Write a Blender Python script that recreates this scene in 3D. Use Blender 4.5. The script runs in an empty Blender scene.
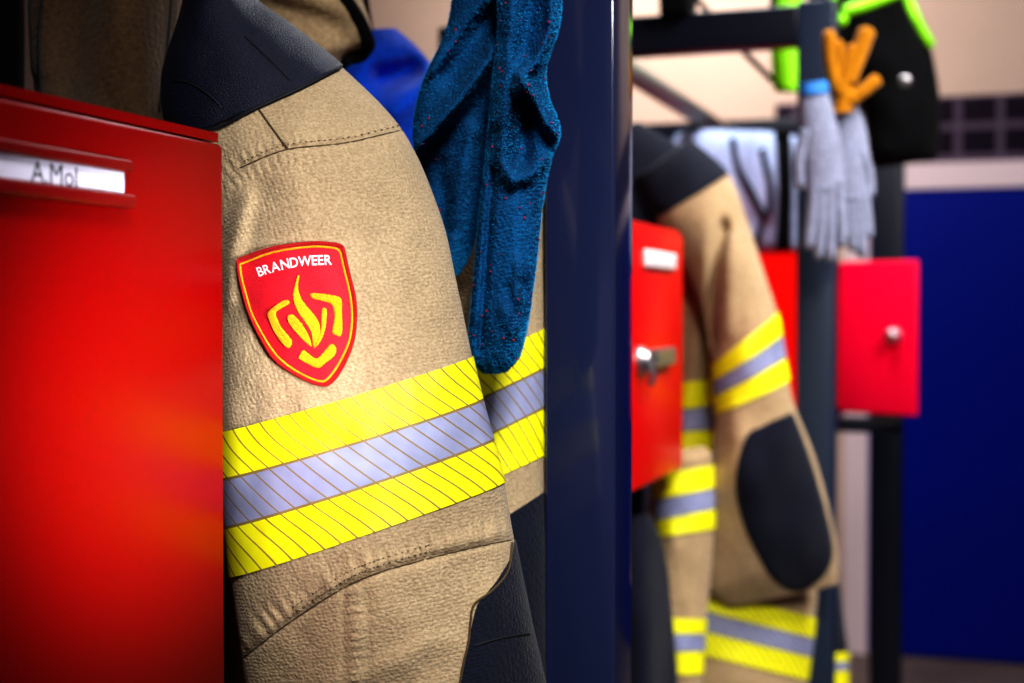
import bpy, bmesh, math, random
from mathutils import Vector, Matrix, noise, geometry
from mathutils.bvhtree import BVHTree
random.seed(7)
PI = math.pi
COL = bpy.context.scene.collection
F = 1422.2
# ------------------------------------------------------------------ camera
CAM = Vector((0, 0, 1.45))
YAW, PITCH = math.radians(18.9), math.radians(-1.25)
cd = bpy.data.cameras.new('camera'); co = bpy.data.objects.new('camera', cd); COL.objects.link(co)
co.location = CAM; co.rotation_euler = (PI/2+PITCH, 0, YAW)
cd.lens = 50; cd.sensor_width = 36; cd.clip_start = 0.02
cd.dof.use_dof = True; cd.dof.focus_distance = 0.985; cd.dof.aperture_fstop = 4.6
bpy.context.scene.camera = co
MR = co.rotation_euler.to_matrix()
def ray(px, py): return MR @ Vector(((px-512)/F, (341.5-py)/F, -1))
def P(px, py, Y): return CAM + ray(px, py)*Y          # the point seen at (px,py), Y metres deep
def onx(px, py, x): d = ray(px, py); return CAM + d*((x-CAM.x)/d.x)
def ony(px, py, y): d = ray(px, py); return CAM + d*((y-CAM.y)/d.y)

# ------------------------------------------------------------------ materials
def newmat(name):
    m = bpy.data.materials.new(name); m.use_nodes = True
    return m, m.node_tree.nodes, m.node_tree.links, m.node_tree.nodes['Principled BSDF']
def plain(name, c, rough=.5, metal=0, spec=.5, coat=0, bump=0, bscale=300, var=0, vscale=6, coatr=.05):
    m, N, L, B = newmat(name)
    B.inputs['Base Color'].default_value = (*c, 1); B.inputs['Roughness'].default_value = rough
    B.inputs['Metallic'].default_value = metal; B.inputs['Specular IOR Level'].default_value = spec
    B.inputs['Coat Weight'].default_value = coat; B.inputs['Coat Roughness'].default_value = coatr
    tc = N.new('ShaderNodeTexCoord')
    if var:
        n = N.new('ShaderNodeTexNoise'); n.inputs['Scale'].default_value = vscale; n.inputs['Detail'].default_value = 4
        L.new(tc.outputs['Object'], n.inputs['Vector'])
        r = N.new('ShaderNodeValToRGB')
        r.color_ramp.elements[0].position = .3; r.color_ramp.elements[1].position = .7
        r.color_ramp.elements[0].color = (*[x*(1-var) for x in c], 1); r.color_ramp.elements[1].color = (*[min(1, x*(1+var)) for x in c], 1)
        L.new(n.outputs['Fac'], r.inputs['Fac']); L.new(r.outputs['Color'], B.inputs['Base Color'])
    if bump:
        n = N.new('ShaderNodeTexNoise'); n.inputs['Scale'].default_value = bscale; n.inputs['Detail'].default_value = 3
        L.new(tc.outputs['Object'], n.inputs['Vector'])
        b = N.new('ShaderNodeBump'); b.inputs['Strength'].default_value = bump; b.inputs['Distance'].default_value = .002
        L.new(n.outputs['Fac'], b.inputs['Height']); L.new(b.outputs['Normal'], B.inputs['Normal'])
    return m
def fabric(name, c, rough=.92, wscale=480, bump=.65, var=.10, sheen=.15, grid=0):
    """woven cloth: fine grain, rip-stop rows, soft stains"""
    m, N, L, B = newmat(name)
    B.inputs['Roughness'].default_value = rough; B.inputs['Specular IOR Level'].default_value = .2
    B.inputs['Sheen Weight'].default_value = sheen; B.inputs['Sheen Roughness'].default_value = .5
    tc = N.new('ShaderNodeTexCoord')
    n1 = N.new('ShaderNodeTexNoise'); n1.inputs['Scale'].default_value = 14; n1.inputs['Detail'].default_value = 6
    n2 = N.new('ShaderNodeTexNoise'); n2.inputs['Scale'].default_value = wscale; n2.inputs['Detail'].default_value = 3; n2.inputs['Roughness'].default_value = .7
    mp = N.new('ShaderNodeMapping'); mp.inputs['Scale'].default_value = (1, 1, 1.15)
    L.new(tc.outputs['Object'], mp.inputs['Vector'])
    L.new(tc.outputs['Object'], n1.inputs['Vector']); L.new(mp.outputs['Vector'], n2.inputs['Vector'])
    r = N.new('ShaderNodeValToRGB'); e = r.color_ramp.elements
    e[0].position = .32; e[1].position = .68
    e[0].color = (*[x*(1-var) for x in c], 1); e[1].color = (*[min(1, x*(1+var)) for x in c], 1)
    L.new(n1.outputs['Fac'], r.inputs['Fac'])
    r2 = N.new('ShaderNodeValToRGB'); e = r2.color_ramp.elements
    e[0].position = .38; e[1].position = .64; e[0].color = (.68, .66, .63, 1); e[1].color = (1.0, 1.0, 1.0, 1)
    L.new(n2.outputs['Fac'], r2.inputs['Fac'])
    mx = N.new('ShaderNodeMix'); mx.data_type = 'RGBA'; mx.blend_type = 'MULTIPLY'; mx.inputs['Factor'].default_value = 1
    L.new(r.outputs['Color'], mx.inputs['A']); L.new(r2.outputs['Color'], mx.inputs['B'])
    L.new(mx.outputs['Result'], B.inputs['Base Color'])
    vo = N.new('ShaderNodeTexVoronoi'); vo.inputs['Scale'].default_value = wscale*.78; vo.inputs['Randomness'].default_value = .55
    mp2 = N.new('ShaderNodeMapping'); mp2.inputs['Scale'].default_value = (.72, .72, 1.1); mp2.inputs['Rotation'].default_value = (0, .28, 0)
    L.new(tc.outputs['Object'], mp2.inputs['Vector']); L.new(mp2.outputs['Vector'], vo.inputs['Vector'])
    ad = N.new('ShaderNodeMath'); ad.operation = 'SUBTRACT'; L.new(n2.outputs['Fac'], ad.inputs[0]); L.new(vo.outputs['Distance'], ad.inputs[1])
    b = N.new('ShaderNodeBump'); b.inputs['Strength'].default_value = bump; b.inputs['Distance'].default_value = .0015
    L.new(ad.outputs[0], b.inputs['Height']); L.new(b.outputs['Normal'], B.inputs['Normal'])
    return m
def band_mat(name, cells, slant, seg=True):
    m, N, L, B = newmat(name)
    B.inputs['Roughness'].default_value = .55
    tc = N.new('ShaderNodeTexCoord'); sp = N.new('ShaderNodeSeparateXYZ'); L.new(tc.outputs['UV'], sp.inputs[0])
    def mth(op, a, b=None):
        n = N.new('ShaderNodeMath'); n.operation = op
        for i, v in enumerate((a, b)):
            if v is None: continue
            if isinstance(v, (int, float)): n.inputs[i].default_value = v
            else: L.new(v, n.inputs[i])
        return n.outputs[0]
    u, v = sp.outputs[0], sp.outputs[1]
    fr = mth('FRACT', mth('ADD', mth('MULTIPLY', u, cells), mth('MULTIPLY', v, slant)))
    line = mth('LESS_THAN', fr, .12)
    d1 = mth('LESS_THAN', mth('ABSOLUTE', mth('SUBTRACT', v, .338)), .010)
    d2 = mth('LESS_THAN', mth('ABSOLUTE', mth('SUBTRACT', v, .662)), .010)
    edge = mth('MAXIMUM', d1, d2)
    if seg: edge = mth('MAXIMUM', edge, line)
    silver = mth('MULTIPLY', mth('GREATER_THAN', v, .338), mth('LESS_THAN', v, .662))
    nz = N.new('ShaderNodeTexNoise'); nz.inputs['Scale'].default_value = 60; L.new(tc.outputs['Object'], nz.inputs['Vector'])
    yr = N.new('ShaderNodeValToRGB'); e = yr.color_ramp.elements
    e[0].color = (.80, .80, .004, 1); e[1].color = (.95, .94, .014, 1); L.new(nz.outputs['Fac'], yr.inputs['Fac'])
    sr = N.new('ShaderNodeValToRGB'); e = sr.color_ramp.elements
    e[0].color = (.20, .22, .38, 1); e[1].color = (.34, .37, .56, 1); L.new(nz.outputs['Fac'], sr.inputs['Fac'])
    a = N.new('ShaderNodeMix'); a.data_type = 'RGBA'; L.new(silver, a.inputs['Factor']); L.new(yr.outputs[0], a.inputs['A']); L.new(sr.outputs[0], a.inputs['B'])
    c = N.new('ShaderNodeMix'); c.data_type = 'RGBA'; L.new(edge, c.inputs['Factor']); L.new(a.outputs['Result'], c.inputs['A'])
    c.inputs['B'].default_value = (.24, .17, .06, 1)
    L.new(c.outputs['Result'], B.inputs['Base Color'])
    bp = N.new('ShaderNodeBump'); bp.inputs['Strength'].default_value = .5; bp.inputs['Distance'].default_value = .001; bp.invert = True
    L.new(edge, bp.inputs['Height']); L.new(bp.outputs['Normal'], B.inputs['Normal'])
    return m

TAN = (.46, .36, .232)
M = dict(
    tan=fabric('tan_aramid', TAN),
    tan_far=fabric('tan_aramid_far', (.50, .37, .225), wscale=200),
    tan_shaded=fabric('tan_aramid_shaded', (.10, .060, .032), wscale=200),  # jacket tan darkened: the torso's shade is in the colour
    navy_leather=plain('navy_grained', (.008, .011, .028), .5, bump=.8, bscale=850, spec=.38),
    navy=fabric('navy_cloth', (.010, .013, .028), sheen=.1),
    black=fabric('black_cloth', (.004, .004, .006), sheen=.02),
    red=plain('red_enamel_shaded', (.17, .0005, .0005), .36, spec=.16),  # near locker's shade put into the enamel colour; redfar is the lit copy
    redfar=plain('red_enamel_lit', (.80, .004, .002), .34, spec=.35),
    redh=plain('red_holder', (.15, .001, .0012), .4, spec=.35),
    post=plain('navy_enamel', (.016, .022, .062), .14, spec=.8, bump=.02, bscale=25, coat=.4),
    post_mid=plain('slate_enamel', (.022, .034, .062), .4, spec=.4),
    post2=plain('dark_enamel', (.006, .008, .018), .35, spec=.5),
    rail=plain('grey_green_steel', (.26, .29, .24), .45),
    chrome=plain('chrome', (.62, .60, .64), .36, metal=1),
    card=plain('white_card', (.58, .58, .72), .6),
    card2=plain('bright_card', (.95, .92, .95), .5),
    ink=plain('black_ink', (.02, .02, .03), .7),
    seam=fabric('seam_cord', (.10, .07, .035), wscale=900),
    seamb=plain('dark_seam', (.004, .005, .010), .7),
    band=band_mat('reflective_band', 38, 7.0),
    band_far=band_mat('reflective_band_plain', 32, 4.0, False),
    pred=plain('red_twill', (.60, .005, .022), .75, bump=.45, bscale=900, var=.12, vscale=500),
    pborder=plain('red_thread', (.50, .006, .010), .7, bump=1, bscale=1500, var=.25, vscale=900),
    pyel=plain('yellow_thread', (.90, .48, .006), .6, bump=1, bscale=1300, var=.28, vscale=900),
    pwhite=plain('white_thread', (.85, .80, .86), .6),
    fleece=fabric('blue_fleece', (.002, .070, .20), wscale=420, bump=1.0, var=.35, sheen=0),
    fibre=plain('blue_fibre', (.012, .24, .50), .9, spec=.1),
    lint=plain('red_lint', (.22, .01, .05), .9),
    blue=fabric('bright_blue_cloth', (.004, .09, .75), wscale=150, sheen=.2),
    lime=plain('lime_hivis', (.30, .85, .005), .6),
    grey=fabric('grey_glove_cloth', (.30, .33, .47), wscale=150),
    pale=fabric('pale_blue_cloth', (.50, .60, .88), wscale=150),
    orange=fabric('orange_glove_cloth', (.52, .215, .004), wscale=150),
    trim_blue=plain('blue_cuff', (.03, .22, .65), .7),
    hanger=plain('hook_steel', (.2, .2, .22), .35, metal=1),
)

# ------------------------------------------------------------------ object helpers
def rootloc(p):
    v = Vector((0, 0, 0))
    while p is not None: v += p.location; p = p.parent
    return v
def mesh_obj(name, verts, faces, mat, parent=None, uvs=None, smooth=True, mats=None, fmat=None):
    off = rootloc(parent)
    me = bpy.data.meshes.new(name)
    me.from_pydata([tuple(Vector(v)-off) for v in verts], [], faces); me.update()
    for mm in (mats or [mat]): me.materials.append(mm)
    if fmat: me.polygons.foreach_set('material_index', fmat)
    if smooth: me.polygons.foreach_set('use_smooth', [True]*len(me.polygons))
    if uvs:
        ul = me.uv_layers.new(name='UVMap')
        for poly in me.polygons:
            for li in poly.loop_indices: ul.data[li].uv = uvs[me.loops[li].vertex_index]
    o = bpy.data.objects.new(name, me); COL.objects.link(o); o.parent = parent
    return o
def thing(name, label, cat, loc=(0, 0, 0), group=None):
    o = bpy.data.objects.new(name, None); COL.objects.link(o); o.location = loc; o.empty_display_size = .05
    o['label'] = label; o['category'] = cat
    if group: o['group'] = group
    return o
def tag(o, label, cat, group=None):
    o['label'] = label; o['category'] = cat
    if group: o['group'] = group
    return o
def struct(o): o['kind'] = 'structure'; return o
class MB:
    def __init__(s): s.v = []; s.f = []; s.m = []
    def add(s, v, f, m=0):
        b = len(s.v); s.v += [Vector(x) for x in v]; s.f += [tuple(i+b for i in q) for q in f]; s.m += [m]*len(f)
    def box(s, x0, x1, y0, y1, z0, z1, bev=0, M_=None, m=0):
        bm = bmesh.new(); bmesh.ops.create_cube(bm, size=1)
        for v in bm.verts: v.co = Vector((x0+(v.co.x+.5)*(x1-x0), y0+(v.co.y+.5)*(y1-y0), z0+(v.co.z+.5)*(z1-z0)))
        if bev: bmesh.ops.bevel(bm, geom=bm.edges[:], offset=bev, segments=3, affect='EDGES', profile=.5)
        if M_ is not None: bmesh.ops.transform(bm, matrix=M_, verts=bm.verts)
        bm.verts.ensure_lookup_table()
        s.add([v.co.copy() for v in bm.verts], [[v.index for v in f.verts] for f in bm.faces], m); bm.free()
    def tube(s, pts, r, n=8, m=0, cap=True):
        pts = [Vector(p) for p in pts]; rs = r if isinstance(r, (list, tuple)) else [r]*len(pts)
        V = []; t0 = (pts[1]-pts[0]).normalized(); a = t0.orthogonal().normalized()
        for i, p in enumerate(pts):
            t = (pts[min(i+1, len(pts)-1)]-pts[max(i-1, 0)]).normalized()
            a = (a-t*a.dot(t)).normalized(); b = t.cross(a)
            V += [p+(a*math.cos(k*2*PI/n)+b*math.sin(k*2*PI/n))*rs[i] for k in range(n)]
        Fc = [(i*n+k, i*n+(k+1) % n, (i+1)*n+(k+1) % n, (i+1)*n+k) for i in range(len(pts)-1) for k in range(n)]
        if cap: Fc += [tuple(range(n-1, -1, -1)), tuple((len(pts)-1)*n+k for k in range(n))]
        s.add(V, Fc, m)
    def build(s, name, mat, parent=None, smooth=True, mats=None):
        o = mesh_obj(name, s.v, s.f, mat, parent, smooth=smooth, mats=mats, fmat=s.m if mats else None)
        return o
def flat(o, ang=35):
    me = o.data
    if hasattr(me, 'set_sharp_from_angle'): me.set_sharp_from_angle(angle=math.radians(ang))
    return o
def cr(p0, p1, p2, p3, t): return .5*((2*p1)+(p2-p0)*t+(2*p0-5*p1+4*p2-p3)*t*t+(3*p1-p0-3*p2+p3)*t**3)
def spline(pts, n=8):
    pts = [Vector((*p, 0)[:3]) if len(p) == 2 else Vector(p) for p in pts]; out = []
    for i in range(len(pts)-1):
        a, b, c, d = pts[max(i-1, 0)], pts[i], pts[i+1], pts[min(i+2, len(pts)-1)]
        out += [cr(a, b, c, d, k/n) for k in range(n)]
    return out+[pts[-1]]
def dist_line(x, y, pl):
    """signed distance, distance along"""
    best = (1e9, 0, 0); acc = 0
    for (ax, ay), (bx, by) in zip(pl[:-1], pl[1:]):
        dx, dy = bx-ax, by-ay; l2 = dx*dx+dy*dy; l = math.sqrt(l2)
        t = max(0, min(1, ((x-ax)*dx+(y-ay)*dy)/l2)); qx, qy = ax+t*dx, ay+t*dy
        d = math.hypot(x-qx, y-qy)
        if d < best[0]: best = (d, acc+t*l, math.copysign(1, dx*(y-ay)-dy*(x-ax)))
        acc += l
    return best
def ridge(x, y, pl, w, h): return h*math.exp(-(dist_line(x, y, pl)[0]/w)**2)

class Loft:
    """a hanging cloth tube: rows of (left px,py, right px,py, depth, half thickness)"""
    def __init__(s, rows, disp=None, e=1.0, sag=0, seed=0, wob=.0): s.rows = rows; s.disp = disp; s.e = e; s.sag = sag; s.seed = seed; s.wob = wob
    def row(s, t):
        n = len(s.rows); t = max(0, min(n-1, t)); i = min(int(t), n-2); k = t-i
        a, b, c, d = s.rows[max(i-1, 0)], s.rows[i], s.rows[i+1], s.rows[min(i+2, n-1)]
        return [cr(a[j], b[j], c[j], d[j], k) for j in range(6)]
    def pix(s, t, ph):
        Lx, Ly, Rx, Ry, Y, dh = s.row(t)
        c, q = math.cos(ph), math.sin(ph)
        c = math.copysign(abs(c)**s.e, c)
        return (Lx+Rx)/2+(Rx-Lx)/2*c, (Ly+Ry)/2+(Ry-Ly)/2*c+s.sag*q, Y-dh*math.copysign(abs(q)**s.e, q)
    def pt(s, t, ph, off=0):
        x, y, Y = s.pix(t, ph); q = math.sin(ph)
        if s.disp: Y -= s.disp(x, y)*max(0, min(1, q*2.5))
        if s.wob: Y -= s.wob*noise.noise(Vector((x*.02, y*.012, s.seed)))*max(0, min(1, q*2))
        p = P(x, y, Y)
        if off:
            e = .02; a = s.pt(t, ph+e)-s.pt(t, ph-e); b = s.pt(min(t+e, len(s.rows)-1), ph)-s.pt(max(t-e, 0), ph)
            nn = a.cross(b)
            if nn.length > 0:
                nn.normalize(); c0 = s.row(t); ctr = P((c0[0]+c0[2])/2, (c0[1]+c0[3])/2, c0[4])
                if nn.dot(p-ctr) < 0: nn = -nn
                p = p+nn*off
        return p
    @staticmethod
    def ucoord(ph):
        a = lambda q: .35*q/PI+.65*(1-math.cos(q))/2        # even spacing as the cloth lies flat across its front
        if ph < 0: return -a(-ph)/2
        if ph > PI: return .5+a(ph-PI)/2
        return a(ph)/2
    def mesh(s, s0, s1, ns, nf, off=0, cap=True, thick=0):
        V, Fc, U = [], [], []
        for i in range(ns+1):
            t = s0+(s1-s0)*i/ns
            for k in range(nf+1): 
                ph = k*2*PI/nf-PI/2
                V.append(s.pt(t, ph if k < nf else -PI/2, off)); U.append((Loft.ucoord(ph), i/ns))
        w = nf+1
        for i in range(ns):
            for k in range(nf): Fc.append((i*w+k, (i+1)*w+k, (i+1)*w+k+1, i*w+k+1))
        if cap:
            Fc.append(tuple(range(nf-1, -1, -1))); Fc.append(tuple(ns*w+k for k in range(nf)))
        return V, Fc, U
    def build(s, name, mat, parent, s0=0, s1=None, ns=60, nf=64, off=0, cap=True):
        V, Fc, U = s.mesh(s0, len(s.rows)-1 if s1 is None else s1, ns, nf, off, cap)
        o = mesh_obj(name, V, Fc, mat, parent, U)
        bm = bmesh.new(); bm.from_mesh(o.data); bmesh.ops.recalc_face_normals(bm, faces=bm.faces); bm.to_mesh(o.data); bm.free()
        return o
def bvh(*lofts):
    V, Fc = [], []
    for lf, ns, nf in lofts:
        v, f, _ = lf.mesh(0, len(lf.rows)-1, ns, nf, 0, False); b = len(V); V += v; Fc += [tuple(i+b for i in q) for q in f]
    return BVHTree.FromPolygons(V, Fc)
def proj(tree, x, y, off=0, fallback=1.0):
    d = ray(x, y).normalized(); h = tree.ray_cast(CAM, d)
    for k in range(1, 9):                                # just past the edge of the cloth: fold back onto it
        if h[0] is not None: break
        for sx in (-k, k):
            h = tree.ray_cast(CAM, ray(x+sx, y).normalized())
            if h[0] is not None: break
    if h[0] is None: return P(x, y, fallback)
    n = h[1]
    if n.dot(d) > 0: n = -n
    return h[0]+n*off
def fill2d(outline, step, tree, h, rim=0, fallback=1.0):
    """a padded cloth piece lying on a surface: flat inside, rounded down to the surface at its outline"""
    pts = [Vector(p[:2]) for p in outline]; n = len(pts)
    xs = [p.x for p in pts]; ys = [p.y for p in pts]; inner = []
    cl = [(p.x, p.y) for p in pts]+[(pts[0].x, pts[0].y)]
    y = min(ys)+step/2; j = 0
    while y < max(ys):
        x = min(xs)+(step/2 if j % 2 else 0)
        while x < max(xs):
            if dist_line(x, y, cl)[0] > step*.45: inner.append(Vector((x, y)))
            x += step
        y += step*.87; j += 1
    v, e, f, *_ = geometry.delaunay_2d_cdt(pts+inner, [], [list(range(n))], 1, 1e-6)
    out = []
    for p in v:
        d = dist_line(p.x, p.y, cl)[0]
        k = 1 if rim == 0 else math.sqrt(max(0, 1-(1-min(1, d/rim))**2))
        out.append(proj(tree, p.x, p.y, .0003+h*k, fallback))
    faces = [tuple(q) for q in f]
    base = len(out)                                     # a skirt down to the cloth so that it has thickness
    bidx = [min(range(len(v)), key=lambda i: (v[i]-p).length) for p in pts]
    for p in pts: out.append(proj(tree, p.x, p.y, -.0004, fallback))
    for k in range(n): faces.append((bidx[k], bidx[(k+1) % n], base+(k+1) % n, base+k))
    return out, faces
def seam(name, tree, pl, r, mat, parent, off=0, n=6, dash=0):
    mb = MB(); pts = [proj(tree, p.x, p.y, off) for p in spline(pl, n)]
    mb.tube(pts, r, 6); return mb.build(name, mat, parent)

# ------------------------------------------------------------------ the room
def slab(name, x0, x1, y0, y1, z0, z1, mat): 
    mb = MB(); mb.box(x0, x1, y0, y1, z0, z1); return struct(mb.build(name, mat, smooth=False))
floor_m = plain('floor_screed', (.17, .125, .105), .55, var=.2, vscale=3, bump=.1, bscale=40)
wall_m = plain('cream_plaster', (.62, .47, .385), .85, var=.06, vscale=2, bump=.1, bscale=60)
wall_l = plain('lavender_plaster', (.44, .38, .56), .9, var=.1, vscale=2)
wall_d = plain('dark_plaster', (.10, .08, .07), .9, var=.1, vscale=2)
ceil_m = plain('ceiling_panels', (.5, .46, .42), .9)
BY = 6.18
slab('floor', -5, 3, -2.5, BY+.2, -.1, 0, floor_m)
slab('ceiling', -5, 3, -2.5, BY+.2, 3.3, 3.4, ceil_m)
slab('wall_back', -5, 3, BY, BY+.2, 0, 3.3, wall_m)
slab('wall_left', -5.2, -5, -2.5, BY+.2, 0, 3.3, wall_d)
slab('wall_right', 3, 3.2, -2.5, BY+.2, 0, 3.3, wall_l)
slab('wall_front', -5, 3, -2.7, -2.5, 0, 3.3, wall_d)
slab('post_reflector', -5, 3, -2.4995, -2.47, .85, 1.9, wall_l)  # unseen pale strip added for the near post's side to reflect
# dark tile band, pale lintel and jamb around the blue door, all on the back wall
tm, N, L, B = newmat('dark_tiles'); B.inputs['Roughness'].default_value = .5; B.inputs['Specular IOR Level'].default_value = .1
tc = N.new('ShaderNodeTexCoord'); mp = N.new('ShaderNodeMapping'); mp.inputs['Rotation'].default_value = (PI/2, 0, 0); br = N.new('ShaderNodeTexBrick')
br.offset = 0; br.inputs['Scale'].default_value = 1; br.inputs['Brick Width'].default_value = .165; br.inputs['Row Height'].default_value = .13
br.inputs['Mortar Size'].default_value = .016; br.inputs['Color1'].default_value = (.012, .006, .016, 1); br.inputs['Color2'].default_value = (.016, .008, .02, 1)
br.inputs['Mortar'].default_value = (.11, .08, .12, 1)
L.new(tc.outputs['Object'], mp.inputs['Vector']); L.new(mp.outputs['Vector'], br.inputs['Vector']); L.new(br.outputs['Color'], B.inputs['Base Color'])
zt0, zt1, zl = ony(960, 163, BY).z, ony(960, 96, BY).z, ony(960, 189, BY).z
xj0, xj1 = ony(845, 500, BY).x, ony(869, 500, BY).x
slab('trim_1', xj0-.3, 3, BY-.012, BY, zt0, zt1, tm)
lint_m = plain('pale_frame', (.80, .66, .69), .7)
slab('trim_2', xj0, 3, BY-.05, BY-.0005, zl, zt0-.001, lint_m)
slab('trim_3', xj0, xj1, BY-.05, BY-.0005, 0, zl, lint_m)
bm_, N, L, B = newmat('blue_panel'); B.inputs['Roughness'].default_value = .45
B.inputs['Base Color'].default_value = (.0, .011, .26, 1); B.inputs['Specular IOR Level'].default_value = .15
slab('door_1', xj1, 2.99, BY-.04, BY-.001, .012, zl-.001, bm_)
slab('trim_4', -5, xj0-.31, BY-.03, BY-.0005, 0, ony(700, 140, BY).z, plain('blue_grey_wainscot', (.05, .06, .11), .6))

# ------------------------------------------------------------------ the rack
PX0, PX1 = -.3565, -.2965
FR = [1.124, 2.64, 4.17]
ZB = P(720, 32, 2.67).z
def lathe_mb(mb, c, axis, prof, n=20, m=0):
    axis = Vector(axis).normalized(); a = axis.orthogonal().normalized(); b = axis.cross(a); V = []
    for d, r in prof: V += [Vector(c)+axis*d+(a*math.cos(k*2*PI/n)+b*math.sin(k*2*PI/n))*r for k in range(n)]
    Fc = [(i*n+k, i*n+(k+1) % n, (i+1)*n+(k+1) % n, (i+1)*n+k) for i in range(len(prof)-1) for k in range(n)]
    Fc += [tuple(range(n-1, -1, -1)), tuple((len(prof)-1)*n+k for k in range(n))]
    mb.add(V, Fc, m)
FRN = ['dark blue rack frame whose glossy post stands right of the near jacket', 'dark blue rack frame with top bar, its post right of the far tan jacket', 'dark rack frame furthest back, its post behind the open red door']
for i, y in enumerate(FR):
    rk = thing('rack_frame', FRN[i], 'rack', (-.66, y+.03, 0), 'upright frames of the gear rack')
    x0, x1, w = [(PX0, PX1, .062), (-.352, -.286, .0746), (-.345, -.257, .055)][i]
    mb = MB(); mb.box(x0, x1, y, y+w, 0, ZB+.22 if i == 0 else ZB+.042, .003)
    o = mb.build('post', [M['post'], M['post_mid'], M['post2']][i], rk); flat(o)
    mb = MB(); mb.box(-1.06, -1.01, y, y+.05, 0, ZB+.04 if i < 2 else 1.2, .004); flat(mb.build('back_post', M['post2'], rk))
    mb = MB(); mb.box(-1.01 if i < 2 else -1.3, x0, y+.002, y+.052, ZB-.036, ZB+.036, .004); flat(mb.build('cross_bar', M['post2'], rk))
mb = MB(); mb.tube([(-.745, .25, ZB-.015), (-.745, 4.2, ZB-.015)], .024, 16)
tag(mb.build('hanging_rail', M['rail'], None), 'grey-green round rail running back from the front post to the far top bar', 'rail')
mb = MB(); mb.box(-.46, -.42, 3.0, 4.2, 1.152, 1.19, .003); mb.box(-1.0095, -.83, .25, 4.2, 1.16, 1.19, .003); mb.box(-.84, -.43, 3.0, 3.04, 1.155, 1.188, .002); mb.box(-.45, ony(903, 420, 3.6).x, 3.58, 3.62, 1.150, 1.186, .002)
tag(flat(mb.build('locker_rail', M['post2'], None)), 'dark rail under the open red door at the far end', 'rail')

# ------------------------------------------------------------------ lockers
LX = -.481; ZT = P(222, 135, .93).z; Z0 = 1.194
def locker(label, y0, y1, zt, xf, depth=.36, mat='redfar'):
    t = thing('locker', label, 'locker', (xf-depth/2, (y0+y1)/2, Z0), 'red lockers on the gear rack')
    mb = MB(); w = .004; xb = xf-depth; xq = xf-.016
    mb.box(xb, xb+w, y0, y1, Z0, zt); mb.box(xb, xq, y0, y0+w, Z0, zt); mb.box(xb, xq, y1-w, y1, Z0, zt)
    mb.box(xb, xq, y0, y1, Z0, Z0+w); mb.box(xb, xq+.010, y0, y1+.002, zt-w, zt+.002)
    flat(mb.build('body', M[mat], t))
    return t
def door_panel(mb, y0, y1, zt, xf, Mx=None):
    mb.box(xf-.014, xf, y0+.002, y1-.001, Z0+.003, zt-.006, .0035, Mx)
# front locker with the name card
yR = onx(225.5, 400, LX).y
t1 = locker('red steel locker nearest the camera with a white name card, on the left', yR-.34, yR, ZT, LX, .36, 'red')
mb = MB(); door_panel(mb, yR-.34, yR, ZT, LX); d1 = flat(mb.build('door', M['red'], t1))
ca, cb = onx(125, 172, LX), onx(125, 197, LX); cl_ = onx(0, 150, LX)
zc1, zc0 = ca.z, cb.z; yc1 = ca.y-.007; yc0 = yc1-.165
mb = MB(); hx = LX
mb.box(hx, hx+.003, yc0-.004, yc1+.003, zc0-.006, zc1+.005, .001)
mb.box(hx, hx+.011, yc0-.004, yc1+.003, zc0-.0075, zc0+.0005, .002); mb.box(hx, hx+.009, yc0-.004, yc1+.003, zc1-.001, zc1+.006, .002)
flat(mb.build('card_holder', M['redh'], d1))
mb = MB(); mb.box(hx+.0032, hx+.0042, yc0, yc1, zc0+.0006, zc1-.0012); flat(mb.build('name_card', M['card'], d1))
def text_mesh(body, size=1, bold=0):
    c = bpy.data.curves.new('t', 'FONT'); c.body = body; c.size = size; c.resolution_u = 3; c.offset = bold*size
    o = bpy.data.objects.new('t', c); COL.objects.link(o)
    bpy.context.view_layer.update()
    me = bpy.data.meshes.new_from_object(o.evaluated_get(bpy.context.evaluated_depsgraph_get()))
    v = [x.co.copy() for x in me.vertices]; f = [tuple(p.vertices) for p in me.polygons]
    bpy.data.objects.remove(o); bpy.data.curves.remove(c); bpy.data.meshes.remove(me)
    return v, f
v, f = text_mesh('A.Mol', .0165, 0)
ty = onx(24, 170, LX).y; tz = (zc0+zc1)/2-.0062
mb = MB(); mb.add([(hx+.00435, ty+p.x, tz+p.y) for p in v], f); mb.build('card_lettering', M['ink'], d1, smooth=False)
# second locker
yR2 = onx(683, 300, LX).y
t2 = locker('red steel locker right behind the front post, with a chrome latch', yR2-.345, yR2, P(657, 227, 2.13).z, LX)
zt2 = P(657, 227, 2.13).z
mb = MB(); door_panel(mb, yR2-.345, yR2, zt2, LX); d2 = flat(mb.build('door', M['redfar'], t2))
a, b = onx(642, 258, LX), onx(672, 258, LX)
mb = MB(); mb.box(LX, LX+.008, a.y, b.y, a.z-.013, a.z+.013, .004); flat(mb.build('name_card', M['card2'], d2))
a, b = onx(636, 361, LX), onx(668, 361, LX)
mb = MB(); lathe_mb(mb, (LX, a.y+.012, a.z), (1, 0, 0), [(0, .022), (.006, .022), (.010, .019), (.014, .016), (.018, .013)])
mb.box(LX+.001, LX+.014, a.y+.008, b.y, a.z-.013, a.z+.015, .004)
mb.tube([(LX+.016, a.y+.012, a.z), (LX+.020, a.y+.014, a.z-.02), (LX+.016, a.y+.016, a.z-.034)], .006, 8)
d = mb.build('latch', M['chrome'], d2); flat(d)
# third: only its end panel shows
ye = ony(780, 300, 3.14).y
t3 = locker('red locker beyond the far tan jacket, a strip showing left of the slate post', 3.14, 3.47, ony(778, 252, 3.14).z, -.40)
mb = MB(); door_panel(mb, 3.14, 3.47, ony(778, 252, 3.14).z, -.40); d3 = flat(mb.build('door', M['redfar'], t3))
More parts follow.
